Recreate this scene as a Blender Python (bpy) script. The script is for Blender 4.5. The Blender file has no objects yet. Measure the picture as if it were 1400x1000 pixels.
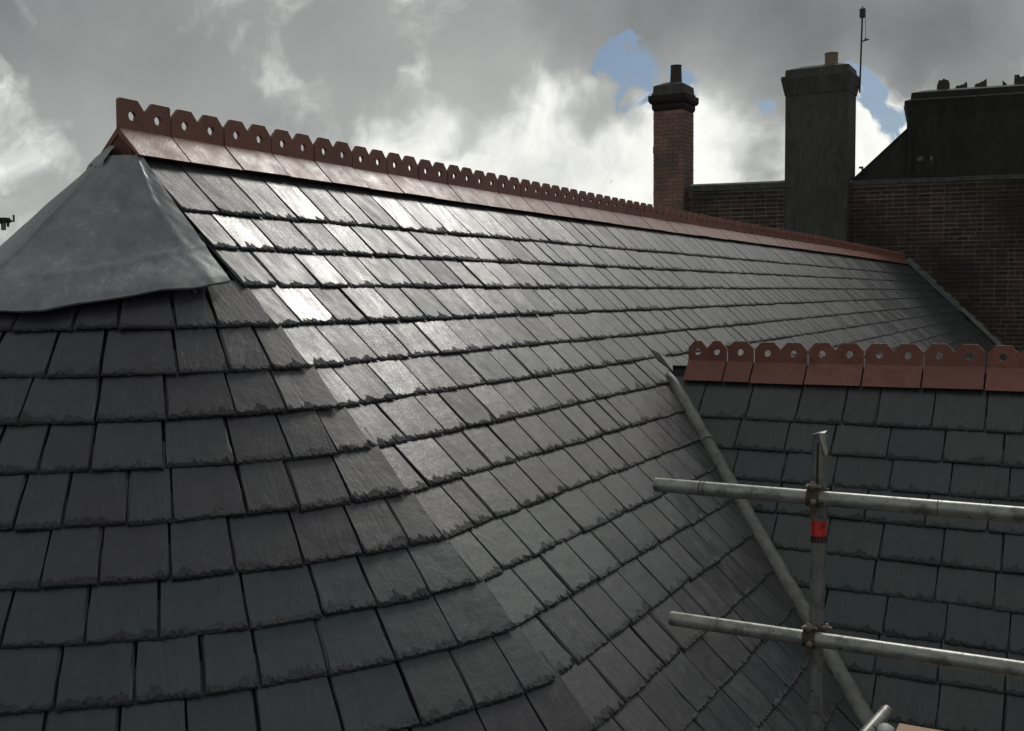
import bpy, math, random
from mathutils import Vector, Matrix
random.seed(7)
R = random.uniform
C = bpy.context.scene.collection
H = 9.0                       # height of the main ridge above the yard
c45 = math.sqrt(0.5)
# world axes: X across the main roof, Y along its ridge, Z up (H = bottom edge of the ridge tiles)

# ------------------------------------------------------------------ camera
scene = bpy.context.scene
cam_d = bpy.data.cameras.new('camera'); cam = bpy.data.objects.new('camera', cam_d); C.objects.link(cam)
CR = Vector((0.87887, 0.476994, -0.008051)); CU = Vector((-0.024613, 0.06219, 0.997761)); CB = Vector((0.476427, -0.876703, 0.066397))
CP = Vector((3.22018, -3.20109, -0.53525 + H))
cam.matrix_world = Matrix(((CR.x, CU.x, CB.x, CP.x), (CR.y, CU.y, CB.y, CP.y), (CR.z, CU.z, CB.z, CP.z), (0, 0, 0, 1)))
F = 1452 / 1400
cam_d.sensor_width = 36; cam_d.lens = 36 * F; cam_d.clip_end = 2000; cam_d.clip_start = 0.05
scene.camera = cam
def px(p):                    # where a point falls in the photo (used only to rank slates by apparent size)
    q = p - CP; z = -q.dot(CB)
    if z < 0.1: return None
    return (q.dot(CR) / z * 1452 + 700, -q.dot(CU) / z * 1452 + 500, z)
def look(x, y):               # direction of a feature of the sky
    return (CR * ((x - 700) / 1452) - CU * ((y - 500) / 1452) - CB).normalized()

# ------------------------------------------------------------------ sky
SUN_EL, SUN_AZ = math.radians(40.5), math.radians(-5.5)
SUND = Vector((math.sin(SUN_AZ) * math.cos(SUN_EL), math.cos(SUN_AZ) * math.cos(SUN_EL), math.sin(SUN_EL)))
world = bpy.data.worlds.new('World'); scene.world = world; world.use_nodes = True
nt = world.node_tree; nt.nodes.clear()
def N(t, **k):
    n = nt.nodes.new(t)
    for a, v in k.items(): setattr(n, a, v)
    return n
def lk(a, b): nt.links.new(a, b)
def mth(op, a, b=None, c=None, clamp=False):
    n = N('ShaderNodeMath', operation=op, use_clamp=clamp)
    for i, v in enumerate((a, b, c)):
        if v is None: continue
        if isinstance(v, (int, float)): n.inputs[i].default_value = v
        else: lk(v, n.inputs[i])
    return n.outputs[0]
tc = N('ShaderNodeTexCoord'); D = tc.outputs['Generated']
def noise(vec, scale, detail, rough=0.5, out='Fac'):
    n = N('ShaderNodeTexNoise'); n.inputs['Scale'].default_value = scale; n.inputs['Detail'].default_value = detail
    n.inputs['Roughness'].default_value = rough; lk(vec, n.inputs['Vector']); return n.outputs[out]
def vm(op, a, b):
    n = N('ShaderNodeVectorMath', operation=op)
    for i, v in enumerate((a, b)):
        if isinstance(v, (tuple, Vector)): n.inputs[i].default_value = tuple(v)
        elif isinstance(v, (int, float)): n.inputs['Scale'].default_value = v
        else: lk(v, n.inputs[i])
    return n
w1 = vm('SUBTRACT', noise(D, 5.0, 4, 0.55, 'Color'), (0.5, 0.5, 0.5)).outputs[0]
w1 = vm('SCALE', w1, 0.22).outputs[0]
DW = vm('ADD', D, w1).outputs[0]
def blob(x, y, rad, amp, warped=True, vec=None):
    d = vec or look(x, y); r = rad / 1452
    dt = vm('DOT_PRODUCT', DW if warped else D, d).outputs['Value']
    # warped vectors are not unit length: use squared distance
    if warped:
        ds = vm('DISTANCE', DW, d).outputs['Value']
    else:
        ds = vm('DISTANCE', D, d).outputs['Value']
    e = mth('MULTIPLY', mth('MULTIPLY', ds, ds), -1.0 / (r * r))
    return mth('MULTIPLY', mth('EXPONENT', e), amp)
def total(lst):
    s = lst[0]
    for x in lst[1:]: s = mth('ADD', s, x)
    return s
bright = total([blob(*b) for b in (
    (690, 215, 80, .42), (560, 190, 55, .30), (770, 258, 110, .50), (1010, 215, 95, .62), (815, 185, 55, .46), (985, 110, 55, .36), (700, 165, 60, .2),
    (1225, 200, 75, .75), (1160, 220, 60, .5), (1640, 170, 130, .6), (1700, 140, 170, .5), (1000, 190, 60, .3), (1010, 250, 50, .3), (700, 260, 70, .3), (870, 190, 50, .3), (700, 110, 70, .15), (640, 100, 80, .10), (45, 85, 60, .04), (50, 130, 50, .05), (-80, 200, 120, -.25), (160, 200, 110, .07), (50, 290, 100, .22), (10, 190, 60, .12), (150, 170, 80, .05), (170, 60, 130, -.12), (285, 42, 60, .02), (235, 20, 40, .0), (425, 148, 42, .24), (980, -40, 200, -.45), (740, 20, 110, -.2), (1250, 10, 160, -.3), (760, 200, 60, .2), (900, 180, 50, .2), (640, 235, 60, .35), (740, 235, 80, .35), (560, 200, 50, .2), (1000, 160, 50, .25), (850, 150, 40, .2), (345, 140, 22, .08),
    (600, 250, 60, .30), (865, 270, 70, .45), (1290, 112, 60, .26), (1000, 60, 120, -.15),
    (1130, 20, 150, -.30), (1380, 20, 110, -.25), (640, 172, 38, -.30), (655, 215, 20, -.35), (120, 210, 60, -.12), (560, 225, 30, -.2),
    (170, 90, 60, -.12), (840, 30, 120, -.20), (520, 60, 130, -.10))])
def azel(a, e): a, e = math.radians(a), math.radians(e); return Vector((math.sin(a) * math.cos(e), math.cos(a) * math.cos(e), math.sin(e)))
halo = total([blob(0, 0, 410, .34, False, SUND), blob(0, 0, 280, .42, False, SUND), blob(0, 0, 210, .34, True, azel(-1, 18)), blob(0, 0, 210, .30, True, azel(13, 28))])
n1 = noise(DW, 8.0, 6, 0.58); n2 = noise(D, 2.6, 3, 0.5); n3 = noise(DW, 24.0, 5, 0.62)
vor = N('ShaderNodeTexVoronoi', feature='SMOOTH_F1'); vor.inputs['Scale'].default_value = 15; vor.inputs['Smoothness'].default_value = .6
lk(DW, vor.inputs['Vector']); puff = mth('SUBTRACT', 0.5, vor.outputs['Distance'])
# the flat grey sheet
grey = total([mth('MULTIPLY', mth('SUBTRACT', n2, 0.5), 0.55), mth('MULTIPLY', mth('SUBTRACT', n1, 0.5), 0.16), mth('MULTIPLY', bright, 0.22), mth('MULTIPLY', halo, .6)])
grey = total([grey, 0.295, blob(330, 110, 420, .085), blob(620, 150, 200, .05)])
# cumulus lit from behind
cm = total([bright, halo, mth('MULTIPLY', mth('SUBTRACT', n1, 0.5), 1.1), mth('MULTIPLY', mth('SUBTRACT', puff, 0.1), 0.5), mth('MULTIPLY', mth('SUBTRACT', n3, 0.5), 0.5)])
mrc = N('ShaderNodeMapRange', interpolation_type='SMOOTHSTEP'); lk(cm, mrc.inputs[0]); mrc.inputs[1].default_value = -0.06; mrc.inputs[2].default_value = 0.52
mrd = N('ShaderNodeMapRange', interpolation_type='SMOOTHSTEP'); lk(cm, mrd.inputs[0]); mrd.inputs[1].default_value = 0.55; mrd.inputs[2].default_value = 1.35; mrd.inputs[4].default_value = -0.06
inner = mth('ADD', mth('MULTIPLY', mth('SUBTRACT', n3, 0.5), 0.55), mth('MULTIPLY', mth('SUBTRACT', puff, 0.2), 0.35))
lit = mth('ADD', mth('ADD', 1.0, inner), mrd.outputs[0])
val = mth('ADD', grey, mth('MULTIPLY', mrc.outputs[0], mth('SUBTRACT', lit, grey)))
ramp = N('ShaderNodeValToRGB'); lk(mth('MULTIPLY', val, 0.5, clamp=True), ramp.inputs[0])
el = ramp.color_ramp.elements
el[0].position = 0.0; el[0].color = (0.06, 0.063, 0.066, 1)
el[1].position = 1.0; el[1].color = (2.1, 2.05, 1.95, 1)
for p, c in ((0.10, (0.18, 0.19, 0.195, 1)), (0.20, (0.37, 0.385, 0.375, 1)), (0.33, (0.66, 0.67, 0.645, 1)), (0.46, (0.93, 0.935, 0.885, 1))):
    e = el.new(p); e.color = c
bg_c = N('ShaderNodeBackground'); lk(ramp.outputs[0], bg_c.inputs[0]); bg_c.inputs[1].default_value = 1.0
sky = N('ShaderNodeTexSky', sky_type='NISHITA'); sky.sun_disc = False; sky.sun_elevation = SUN_EL; sky.sun_rotation = SUN_AZ
tintm = N('ShaderNodeMix', data_type='RGBA', blend_type='MULTIPLY'); tintm.inputs[0].default_value = 1; lk(sky.outputs[0], tintm.inputs[6]); tintm.inputs[7].default_value = (.70, .82, .96, 1)
bg_s = N('ShaderNodeBackground'); lk(tintm.outputs[2], bg_s.inputs[0]); bg_s.inputs[1].default_value = 0.05
gap = total([blob(*b) for b in ((845, 100, 46, .75), (885, 112, 30, .45), (868, 222, 40, .8), (1205, 134, 44, .95), (1185, 150, 30, .5), (820, 90, 30, .6), (935, 118, 30, .5), (762, 172, 16, .8), (968, 122, 26, .6), (1340, 112, 26, .5), (1062, 150, 20, .7))])
gap = mth('ADD', gap, mth('MULTIPLY', mth('MULTIPLY', gap, 3.0, clamp=True), mth('ADD', mth('MULTIPLY', mth('SUBTRACT', n3, 0.5), 4.6), mth('MULTIPLY', mth('SUBTRACT', n1, 0.5), -2.0))))
mr = N('ShaderNodeMapRange', interpolation_type='SMOOTHSTEP'); lk(gap, mr.inputs[0]); mr.inputs[1].default_value = 0.30; mr.inputs[2].default_value = 0.85
mix = N('ShaderNodeMixShader'); lk(mr.outputs[0], mix.inputs[0]); lk(bg_c.outputs[0], mix.inputs[1]); lk(bg_s.outputs[0], mix.inputs[2])
out = N('ShaderNodeOutputWorld'); lk(mix.outputs[0], out.inputs[0])

# ------------------------------------------------------------------ sun (veiled by cloud)
sd = bpy.data.lights.new('sun', 'SUN'); sd.energy = 1.05; sd.angle = math.radians(15); sd.color = (1.0, 0.97, 0.92)
sun = bpy.data.objects.new('sun', sd); C.objects.link(sun); sun.rotation_euler = (-(math.pi / 2 - SUN_EL), 0, -SUN_AZ); sun.location = (0, 0, H + 10)
scene.view_settings.view_transform = 'Standard'; scene.view_settings.look = 'None'
scene.view_settings.exposure = 0; scene.view_settings.gamma = 1; scene.view_settings.use_curve_mapping = False

# ------------------------------------------------------------------ material helpers
class Mt:
    def __init__(s, name):
        s.m = bpy.data.materials.new(name); s.m.use_nodes = True; s.t = s.m.node_tree
        s.b = s.t.nodes['Principled BSDF']
    def n(s, t, **k):
        n = s.t.nodes.new(t)
        for a, v in k.items(): setattr(n, a, v)
        return n
    def l(s, a, b): s.t.links.new(a, b)
    def set(s, sock, v):
        if isinstance(v, (int, float, tuple)): sock.default_value = v
        else: s.l(v, sock)
    def math(s, op, a, b=None, clamp=False):
        n = s.n('ShaderNodeMath', operation=op, use_clamp=clamp); s.set(n.inputs[0], a)
        if b is not None: s.set(n.inputs[1], b)
        return n.outputs[0]
    def comb(s, x, y, z):
        n = s.n('ShaderNodeCombineXYZ')
        for i, v in enumerate((x, y, z)): s.set(n.inputs[i], v)
        return n.outputs[0]
    def noise(s, vec, scale, detail=4, rough=0.5, out='Fac'):
        n = s.n('ShaderNodeTexNoise'); n.inputs['Scale'].default_value = scale; n.inputs['Detail'].default_value = detail
        n.inputs['Roughness'].default_value = rough; s.l(vec, n.inputs['Vector']); return n.outputs[out]
    def ramp(s, fac, stops, const=False):
        n = s.n('ShaderNodeValToRGB'); s.l(fac, n.inputs[0]); e = n.color_ramp.elements
        if const: n.color_ramp.interpolation = 'CONSTANT'
        e[0].position, e[0].color = stops[0][0], tuple(stops[0][1]) + (1,)
        e[1].position, e[1].color = stops[-1][0], tuple(stops[-1][1]) + (1,)
        for p, c in stops[1:-1]: x = e.new(p); x.color = tuple(c) + (1,)
        return n.outputs[0]
    def mixc(s, fac, a, b, mode='MIX'):
        n = s.n('ShaderNodeMix', data_type='RGBA', blend_type=mode); s.set(n.inputs[0], fac)
        for i, v in ((6, a), (7, b)):
            if isinstance(v, tuple): n.inputs[i].default_value = v + (1,)
            else: s.l(v, n.inputs[i])
        return n.outputs[2]
    def bump(s, h, strength, dist, prev=None):
        n = s.n('ShaderNodeBump'); s.l(h, n.inputs['Height']); n.inputs['Strength'].default_value = strength; n.inputs['Distance'].default_value = dist
        if prev is not None: s.l(prev, n.inputs['Normal'])
        return n.outputs[0]
    def fin(s, col=None, rough=None, normal=None, **k):
        if col is not None:
            if isinstance(col, tuple): s.b.inputs['Base Color'].default_value = col + (1,)
            else: s.l(col, s.b.inputs['Base Color'])
        if rough is not None: s.set(s.b.inputs['Roughness'], rough)
        if normal is not None: s.l(normal, s.b.inputs['Normal'])
        for a, v in k.items(): s.b.inputs[a.replace('_', ' ')].default_value = v
        return s.m

def slate_material(name='riven_slate'):
    s = Mt(name)
    uv = s.n('ShaderNodeUVMap', uv_map='UVMap').outputs[0]
    at = s.n('ShaderNodeAttribute', attribute_name='tint')
    sx = s.n('ShaderNodeSeparateXYZ'); s.l(uv, sx.inputs[0]); U, V = sx.outputs[0], sx.outputs[1]
    sc = s.n('ShaderNodeSeparateColor'); s.l(at.outputs['Color'], sc.inputs[0]); r1, hue, r2 = sc.outputs
    # the grain runs a little askew on each slate
    sk = s.math('MULTIPLY', s.math('SUBTRACT', r2, 0.5), 0.5)
    U2 = s.math('ADD', U, s.math('MULTIPLY', V, sk))
    off1, off2 = s.math('MULTIPLY', r1, 91.0), s.math('MULTIPLY', r2, 57.0)
    pst = s.comb(s.math('ADD', s.math('MULTIPLY', U2, 85.0), off1), s.math('ADD', s.math('MULTIPLY', V, 7.0), off2), hue)
    p = s.comb(s.math('ADD', U, off1), s.math('ADD', V, off2), hue)
    pm = s.comb(s.math('ADD', s.math('MULTIPLY', U2, 16.0), off1), s.math('ADD', s.math('MULTIPLY', V, 6.0), off2), hue)
    streak = s.noise(pst, 1.0, 5, 0.6)
    fine = s.noise(p, 160, 4, 0.6)
    big = s.noise(pm, 1.0, 3, 0.55)
    lum = s.noise(p, 9, 4, 0.6)
    # cleavage terraces: thin flakes that have come off in steps
    terr = s.ramp(big, ((0.0, (0, 0, 0)), (0.36, (.33, .33, .33)), (0.52, (.55, .55, .55)), (0.62, (.8, .8, .8)), (0.70, (1, 1, 1))), const=True)
    # dressed (chipped) tail: V is the distance up from the tail
    pe = s.comb(s.math('MULTIPLY', U, 95.0), s.math('MULTIPLY', V, 60.0), off1)
    chips = s.noise(pe, 1.0, 3, 0.7)
    lowf = s.noise(s.comb(s.math('MULTIPLY', U, 22.0), off2, off1), 1.0, 2, .5)
    reach = s.math('MULTIPLY', s.math('POWER', lowf, 2.6), 0.20)
    edge = s.math('LESS_THAN', s.math('SUBTRACT', V, s.math('MULTIPLY', chips, reach)), 0.0015)
    base = s.ramp(hue, ((0.0, (.012, .023, .028)), (0.35, (.016, .023, .027)), (0.6, (.023, .025, .029)), (0.8, (.020, .018, .027)), (1.0, (.021, .017, .026))))
    base = s.mixc(s.math('MULTIPLY', s.math('ABSOLUTE', s.math('SUBTRACT', lum, 0.5)), 1.6), base, (.052, .055, .057))
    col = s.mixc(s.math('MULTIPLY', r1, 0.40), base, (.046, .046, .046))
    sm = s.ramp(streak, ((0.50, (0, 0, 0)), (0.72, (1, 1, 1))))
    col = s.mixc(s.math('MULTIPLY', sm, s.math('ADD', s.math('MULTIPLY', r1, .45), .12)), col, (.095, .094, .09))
    col = s.mixc(s.math('MULTIPLY', edge, 0.5), col, (.026, .026, .027))
    rough = s.math('ADD', s.math('MULTIPLY', fine, 0.20), s.math('ADD', s.math('MULTIPLY', s.math('ADD', r2, streak), 0.17), 0.16))
    rough = s.math('ADD', rough, s.math('MULTIPLY', s.math('SUBTRACT', big, .5), .35))
    rough = s.math('ADD', rough, s.math('MULTIPLY', edge, 0.4), clamp=True)
    hgt = s.math('MULTIPLY', s.math('MULTIPLY', streak, s.math('ADD', s.math('MULTIPLY', s.math('POWER', r1, 1.5), 2.3), 0.45)), .0016)
    hgt = s.math('ADD', hgt, s.math('MULTIPLY', terr, .0010))
    hgt = s.math('ADD', hgt, s.math('MULTIPLY', lum, .0034))
    hgt = s.math('ADD', hgt, s.math('MULTIPLY', fine, .00030))
    hgt = s.math('ADD', hgt, s.math('MULTIPLY', s.math('MULTIPLY', s.math('SUBTRACT', chips, .75), edge), .0055))
    b = s.bump(hgt, 1.0, 1.0)
    return s.fin(col, rough, b, Specular_IOR_Level=0.85)
M_SLATE = slate_material()

def simple(name, col, rough, ns=40, var=0.35, bump=0.3, dist=0.002, metal=0.0, spec=0.5, stretch=None, col2=None):
    s = Mt(name); o = s.n('ShaderNodeTexCoord').outputs['Object']
    if stretch:
        mp = s.n('ShaderNodeMapping'); mp.inputs['Scale'].default_value = stretch; s.l(o, mp.inputs[0]); o = mp.outputs[0]
    a = s.noise(o, ns, 5, 0.6); b2 = s.noise(o, ns * 0.13, 4, 0.6)
    f = s.math('ADD', s.math('MULTIPLY', a, 0.5), s.math('MULTIPLY', b2, 0.5))
    lo = tuple(x * (1 - var) for x in col); hi = col2 or tuple(min(1, x * (1 + var)) for x in col)
    cc = s.ramp(f, ((0.35, lo), (0.65, hi)))
    rr = s.math('ADD', s.math('MULTIPLY', s.math('SUBTRACT', f, 0.5), 0.5), rough, clamp=True)
    return s.fin(cc, rr, s.bump(f, bump, dist), Metallic=metal, Specular_IOR_Level=spec)
M_DECK = simple('underlay', (.015, .015, .015), .8)
M_TILE = simple('terracotta', (.27, .108, .076), .40, ns=60, var=.28, bump=.4, dist=.0014, spec=.32)
M_TILEX = simple('terracotta_mortar', (.12, .045, .035), .7, ns=60, var=.3)
M_LEAD = None
def lead_material():
    s = Mt('weathered_lead'); o = s.n('ShaderNodeTexCoord').outputs['Object']
    a = s.noise(o, 3.5, 8, .66); d = s.noise(o, 90, 4, .7); w = s.noise(o, 2.3, 3, .5)
    mp = s.n('ShaderNodeMapping'); mp.inputs['Scale'].default_value = (5, 5, 1.6); s.l(o, mp.inputs[0])
    st = s.noise(mp.outputs[0], 4, 6, .65)
    f = s.math('ADD', s.math('MULTIPLY', a, .45), s.math('ADD', s.math('MULTIPLY', st, .35), s.math('MULTIPLY', d, .20)))
    cc = s.ramp(f, ((.36, (.14, .152, .158)), (.47, (.19, .203, .21)), (.55, (.245, .257, .263)), (.64, (.38, .39, .385))))
    rr = s.math('ADD', s.math('MULTIPLY', st, .4), .18)
    b = s.bump(s.math('ADD', s.math('MULTIPLY', w, .006), s.math('ADD', s.math('MULTIPLY', f, .003), s.math('MULTIPLY', d, .0005))), .8, 1.0)
    return s.fin(cc, rr, b, Metallic=.25, Specular_IOR_Level=.5)
M_LEAD = lead_material()
M_FLASH = simple('flashing_lead', (.11, .115, .115), .6, ns=30, var=.4)
M_VALLEY = simple('dull_valley_lead', (.175, .175, .165), .62, ns=26, var=.45, bump=.5, dist=.004)
M_FLASHL = simple('new_flashing', (.24, .25, .25), .55, ns=30, var=.2)
def tile_material():
    s = Mt('terracotta'); o = s.n('ShaderNodeTexCoord').outputs['Object']; rn = s.n('ShaderNodeObjectInfo').outputs['Random']
    ov = s.n('ShaderNodeVectorMath', operation='ADD'); s.l(o, ov.inputs[0]); s.l(s.comb(s.math('MULTIPLY', rn, 37.0), 0.0, 0.0), ov.inputs[1]); o = ov.outputs[0]
    a = s.noise(o, 70, 5, .65); b2 = s.noise(o, 9, 5, .6); sp = s.noise(o, 120, 3, .7)
    cc = s.ramp(s.math('ADD', s.math('MULTIPLY', a, .45), s.math('MULTIPLY', b2, .55)), ((.36, (.17, .066, .05)), (.5, (.25, .098, .07)), (.66, (.34, .15, .11))))
    cc = s.mixc(s.math('MULTIPLY', rn, .45), cc, (.17, .075, .062))
    cc = s.mixc(s.ramp(b2, ((.56, (0, 0, 0)), (.72, (.55, .55, .55)))), cc, (.11, .062, .052))
    cc = s.mixc(s.ramp(sp, ((.66, (0, 0, 0)), (.72, (.7, .7, .7)))), cc, (.36, .30, .25))
    rr = s.math('ADD', s.math('MULTIPLY', b2, .5), s.math('ADD', s.math('MULTIPLY', a, .15), .10))
    h = s.math('ADD', s.math('MULTIPLY', a, .0012), s.math('MULTIPLY', b2, .004))
    return s.fin(cc, rr, s.bump(h, .8, 1.0), Specular_IOR_Level=.35)
M_TILE = tile_material()
def brick_material(name, c1, c2, soot, sc=1.2):
    s = Mt(name); at = s.n('ShaderNodeAttribute', attribute_name='tint')
    sc_ = s.n('ShaderNodeSeparateColor'); s.l(at.outputs['Color'], sc_.inputs[0])
    g = s.n('ShaderNodeNewGeometry').outputs['Position']
    f = s.noise(g, 45, 4, .6); st = s.noise(g, sc, 4, .6)
    cc = s.ramp(sc_.outputs[0], ((0, c1), (1, c2)))
    cc = s.mixc(s.math('MULTIPLY', f, .5), cc, tuple(x * .5 for x in c1))
    cc = s.mixc(s.ramp(st, ((.40, (0, 0, 0)), (.62, (.85, .85, .85)))), cc, soot)
    return s.fin(cc, .9, s.bump(f, .5, .004), Specular_IOR_Level=.25)
M_BRICK = brick_material('sooty_brick', (.045, .037, .032), (.12, .072, .055), (.030, .028, .026), .7)
M_BRICKR = brick_material('red_brick', (.27, .165, .13), (.40, .24, .19), (.15, .115, .10), 1.6)
M_HOUSE = brick_material('house_brick', (.16, .08, .06), (.2, .1, .07), (.09, .06, .05))
M_MORTAR = brick_material('old_mortar', (.24, .23, .20), (.28, .27, .23), (.045, .043, .040), .7)
M_MORTARR = simple('red_mortar', (.26, .17, .14), .95, ns=20, var=.5, spec=.2)
M_RENDER = simple('cement_render', (.078, .078, .072), .9, ns=9, var=.4, bump=.6, dist=.012, spec=.25, stretch=(1.3, 1.3, .35))
M_SOOT = simple('sooty_render', (.036, .036, .034), .92, ns=8, var=.4, bump=.5, dist=.012, spec=.2, stretch=(1.2, 1.2, .4))
M_COPING = simple('coping_stone', (.075, .075, .068), .9, ns=12, var=.5, spec=.25)
M_PATCH = simple('bare_plaster', (.30, .30, .28), .9)
M_POTB = simple('buff_pot', (.22, .17, .12), .8, var=.3)
M_POTD = simple('dark_pot', (.05, .042, .038), .8, var=.4)
M_DARKM = simple('dark_metal', (.05, .05, .05), .5, metal=.6)
def galv(name, c, rough, dirt):
    s = Mt(name); o = s.n('ShaderNodeTexCoord').outputs['Object']
    mp = s.n('ShaderNodeMapping'); mp.inputs['Scale'].default_value = (1, 1, .12); s.l(o, mp.inputs[0])
    a = s.noise(mp.outputs[0], 60, 6, .7); b2 = s.noise(o, 14, 6, .7); sp = s.noise(o, 45, 3, .6)
    cc = s.ramp(a, ((.3, tuple(x * .6 for x in c)), (.7, c)))
    cc = s.mixc(s.ramp(b2, ((.48, (0, 0, 0)), (.62, (dirt, dirt, dirt)))), cc, (.055, .052, .046))
    cc = s.mixc(s.ramp(sp, ((.63, (0, 0, 0)), (.68, (.85, .85, .85)))), cc, (.03, .028, .025))
    rr = s.math('ADD', s.math('MULTIPLY', a, .3), rough)
    return s.fin(cc, rr, s.bump(s.math('ADD', a, b2), .4, .0015), Metallic=.55, Specular_IOR_Level=.5)
M_GALV = galv('galvanised_tube', (.42, .42, .39), .25, .6)
M_GALVD = galv('dull_tube', (.26, .265, .255), .5, .5)
M_COUP = galv('coupler_steel', (.34, .31, .23), .4, .8)
M_RUST = simple('rusty_steel', (.07, .055, .035), .7, ns=50, var=.5, metal=.3)
M_RED = simple('red_sleeve', (.62, .035, .03), .45, ns=30, var=.12)
M_BLACK = simple('black_print', (.02, .008, .008), .6)
M_DRED = simple('dark_red_print', (.22, .012, .010), .6)
M_PINK = simple('faded_letter', (.35, .10, .09), .6)
M_WOOD = simple('new_softwood', (.42, .26, .15), .7, ns=30, var=.25, stretch=(1, 12, 1))
M_PALE = simple('pale_plastic', (.45, .46, .47), .6)
M_GROUND = simple('yard_asphalt', (.05, .05, .048), .85, ns=3, var=.35)

# ------------------------------------------------------------------ mesh helpers
class MB:
    def __init__(s): s.v = []; s.f = []; s.uv = []; s.t = []
    def add(s, verts, faces, uvs=None, tint=(0.5, 0.5, 0.5)):
        o = len(s.v); s.v += [tuple(v) for v in verts]; s.f += [tuple(i + o for i in f) for f in faces]
        s.uv += uvs if uvs else [(0, 0)] * len(verts); s.t += [tint] * len(verts)
    def box(s, o, X, Y, Z, x0, x1, y0, y1, z0, z1, tint=(0.5, 0.5, 0.5)):
        P = [o + X * x + Y * y + Z * z for z in (z0, z1) for y in (y0, y1) for x in (x0, x1)]
        s.add(P, [(0, 2, 3, 1), (4, 5, 7, 6), (0, 1, 5, 4), (2, 6, 7, 3), (0, 4, 6, 2), (1, 3, 7, 5)], None, tint)
    def frus(s, o, X, Y, Z, r0, z0, r1, z1, tint=(0.5, 0.5, 0.5)):
        (a0, a1, b0, b1), (c0, c1, d0, d1) = r0, r1
        P = [o + X * x + Y * y + Z * z0 for y in (b0, b1) for x in (a0, a1)] + [o + X * x + Y * y + Z * z1 for y in (d0, d1) for x in (c0, c1)]
        s.add(P, [(0, 2, 3, 1), (4, 5, 7, 6), (0, 1, 5, 4), (2, 6, 7, 3), (0, 4, 6, 2), (1, 3, 7, 5)], None, tint)
    def tube(s, pts, rad, n=20, cap=True, jag=0.0):
        rings = []; rads = rad if isinstance(rad, (list, tuple)) else [rad] * len(pts)
        d0 = (pts[1] - pts[0]).normalized(); a = d0.orthogonal().normalized()
        V = []
        for i, p in enumerate(pts):
            d = (pts[min(i + 1, len(pts) - 1)] - pts[max(i - 1, 0)]).normalized()
            a = (a - d * a.dot(d)).normalized(); b = d.cross(a)
            for k in range(n):
                t = 2 * math.pi * k / n; V.append(p + (a * math.cos(t) + b * math.sin(t)) * (rads[i] * (1 + R(-jag, jag))))
        Fc = [(i * n + k, i * n + (k + 1) % n, (i + 1) * n + (k + 1) % n, (i + 1) * n + k) for i in range(len(pts) - 1) for k in range(n)]
        if cap: Fc += [tuple(range(n))[::-1], tuple(range((len(pts) - 1) * n, len(pts) * n))]
        s.add(V, Fc)
    def pipe_end(s, p, d, ro, ri, depth=0.25, n=20):   # open end of a hollow tube looking along -d
        a = d.orthogonal().normalized(); b = d.cross(a); V = []
        for (q, r) in ((p, ro), (p, ri), (p - d * depth, ri)):
            V += [q + (a * math.cos(2 * math.pi * k / n) + b * math.sin(2 * math.pi * k / n)) * r for k in range(n)]
        s.add(V, [(i * n + k, i * n + (k + 1) % n, (i + 1) * n + (k + 1) % n, (i + 1) * n + k) for i in range(2) for k in range(n)] + [tuple(range(2 * n, 3 * n))])
    def data(s, name, mat, origin=Vector((0, 0, 0))):
        me = bpy.data.meshes.new(name)
        me.from_pydata([(v[0] - origin[0], v[1] - origin[1], v[2] - origin[2]) for v in s.v], [], s.f)
        me.materials.append(mat)
        u = me.uv_layers.new(name='UVMap')
        idx = [0] * len(me.loops); me.loops.foreach_get('vertex_index', idx)
        u.data.foreach_set('uv', [q for i in idx for q in s.uv[i]])
        ca = me.color_attributes.new('tint', 'FLOAT_COLOR', 'POINT')
        ca.data.foreach_set('color', [q for t in s.t for q in (t[0], t[1], t[2], 1.0)])
        me.update(); return me
def tag(o, label=None, cat=None, group=None, kind=None):
    for k, v in (('label', label), ('category', cat), ('group', group), ('kind', kind)):
        if v: o[k] = v
    return o
def link(name, me, parent=None, loc=(0, 0, 0), smooth=False):
    o = bpy.data.objects.new(name, me); C.objects.link(o)
    if parent is not None: o.parent = parent; o.location = Vector(loc) - parent_origin(parent)
    else: o.location = loc
    if smooth:
        for p in me.polygons: p.use_smooth = True
    return o
def parent_origin(p):
    v = Vector(p.location)
    while p.parent: p = p.parent; v += Vector(p.location)
    return v
def build(mb, name, mat, parent=None, origin=None, smooth=False):
    if origin is None:
        n = len(mb.v); origin = Vector((sum(v[0] for v in mb.v) / n, sum(v[1] for v in mb.v) / n, min(v[2] for v in mb.v)))
    return link(name, mb.data(name, mat, origin), parent, origin, smooth)
def thing(name, label, cat, loc, group=None):
    o = bpy.data.objects.new(name, None); C.objects.link(o); o.location = loc; o.empty_display_size = .2
    return tag(o, label, cat, group)
def P(w, u, h): return Vector((w, u, h + H))
X, Y, Z = Vector((1, 0, 0)), Vector((0, 1, 0)), Vector((0, 0, 1))

# ------------------------------------------------------------------ ground
g = MB(); g.add([(-400, -400, 0), (400, -400, 0), (400, 400, 0), (-400, 400, 0)], [(0, 1, 2, 3)])
tag(build(g, 'ground', M_GROUND, None, Vector((0, 0, 0))), kind='structure')

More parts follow.
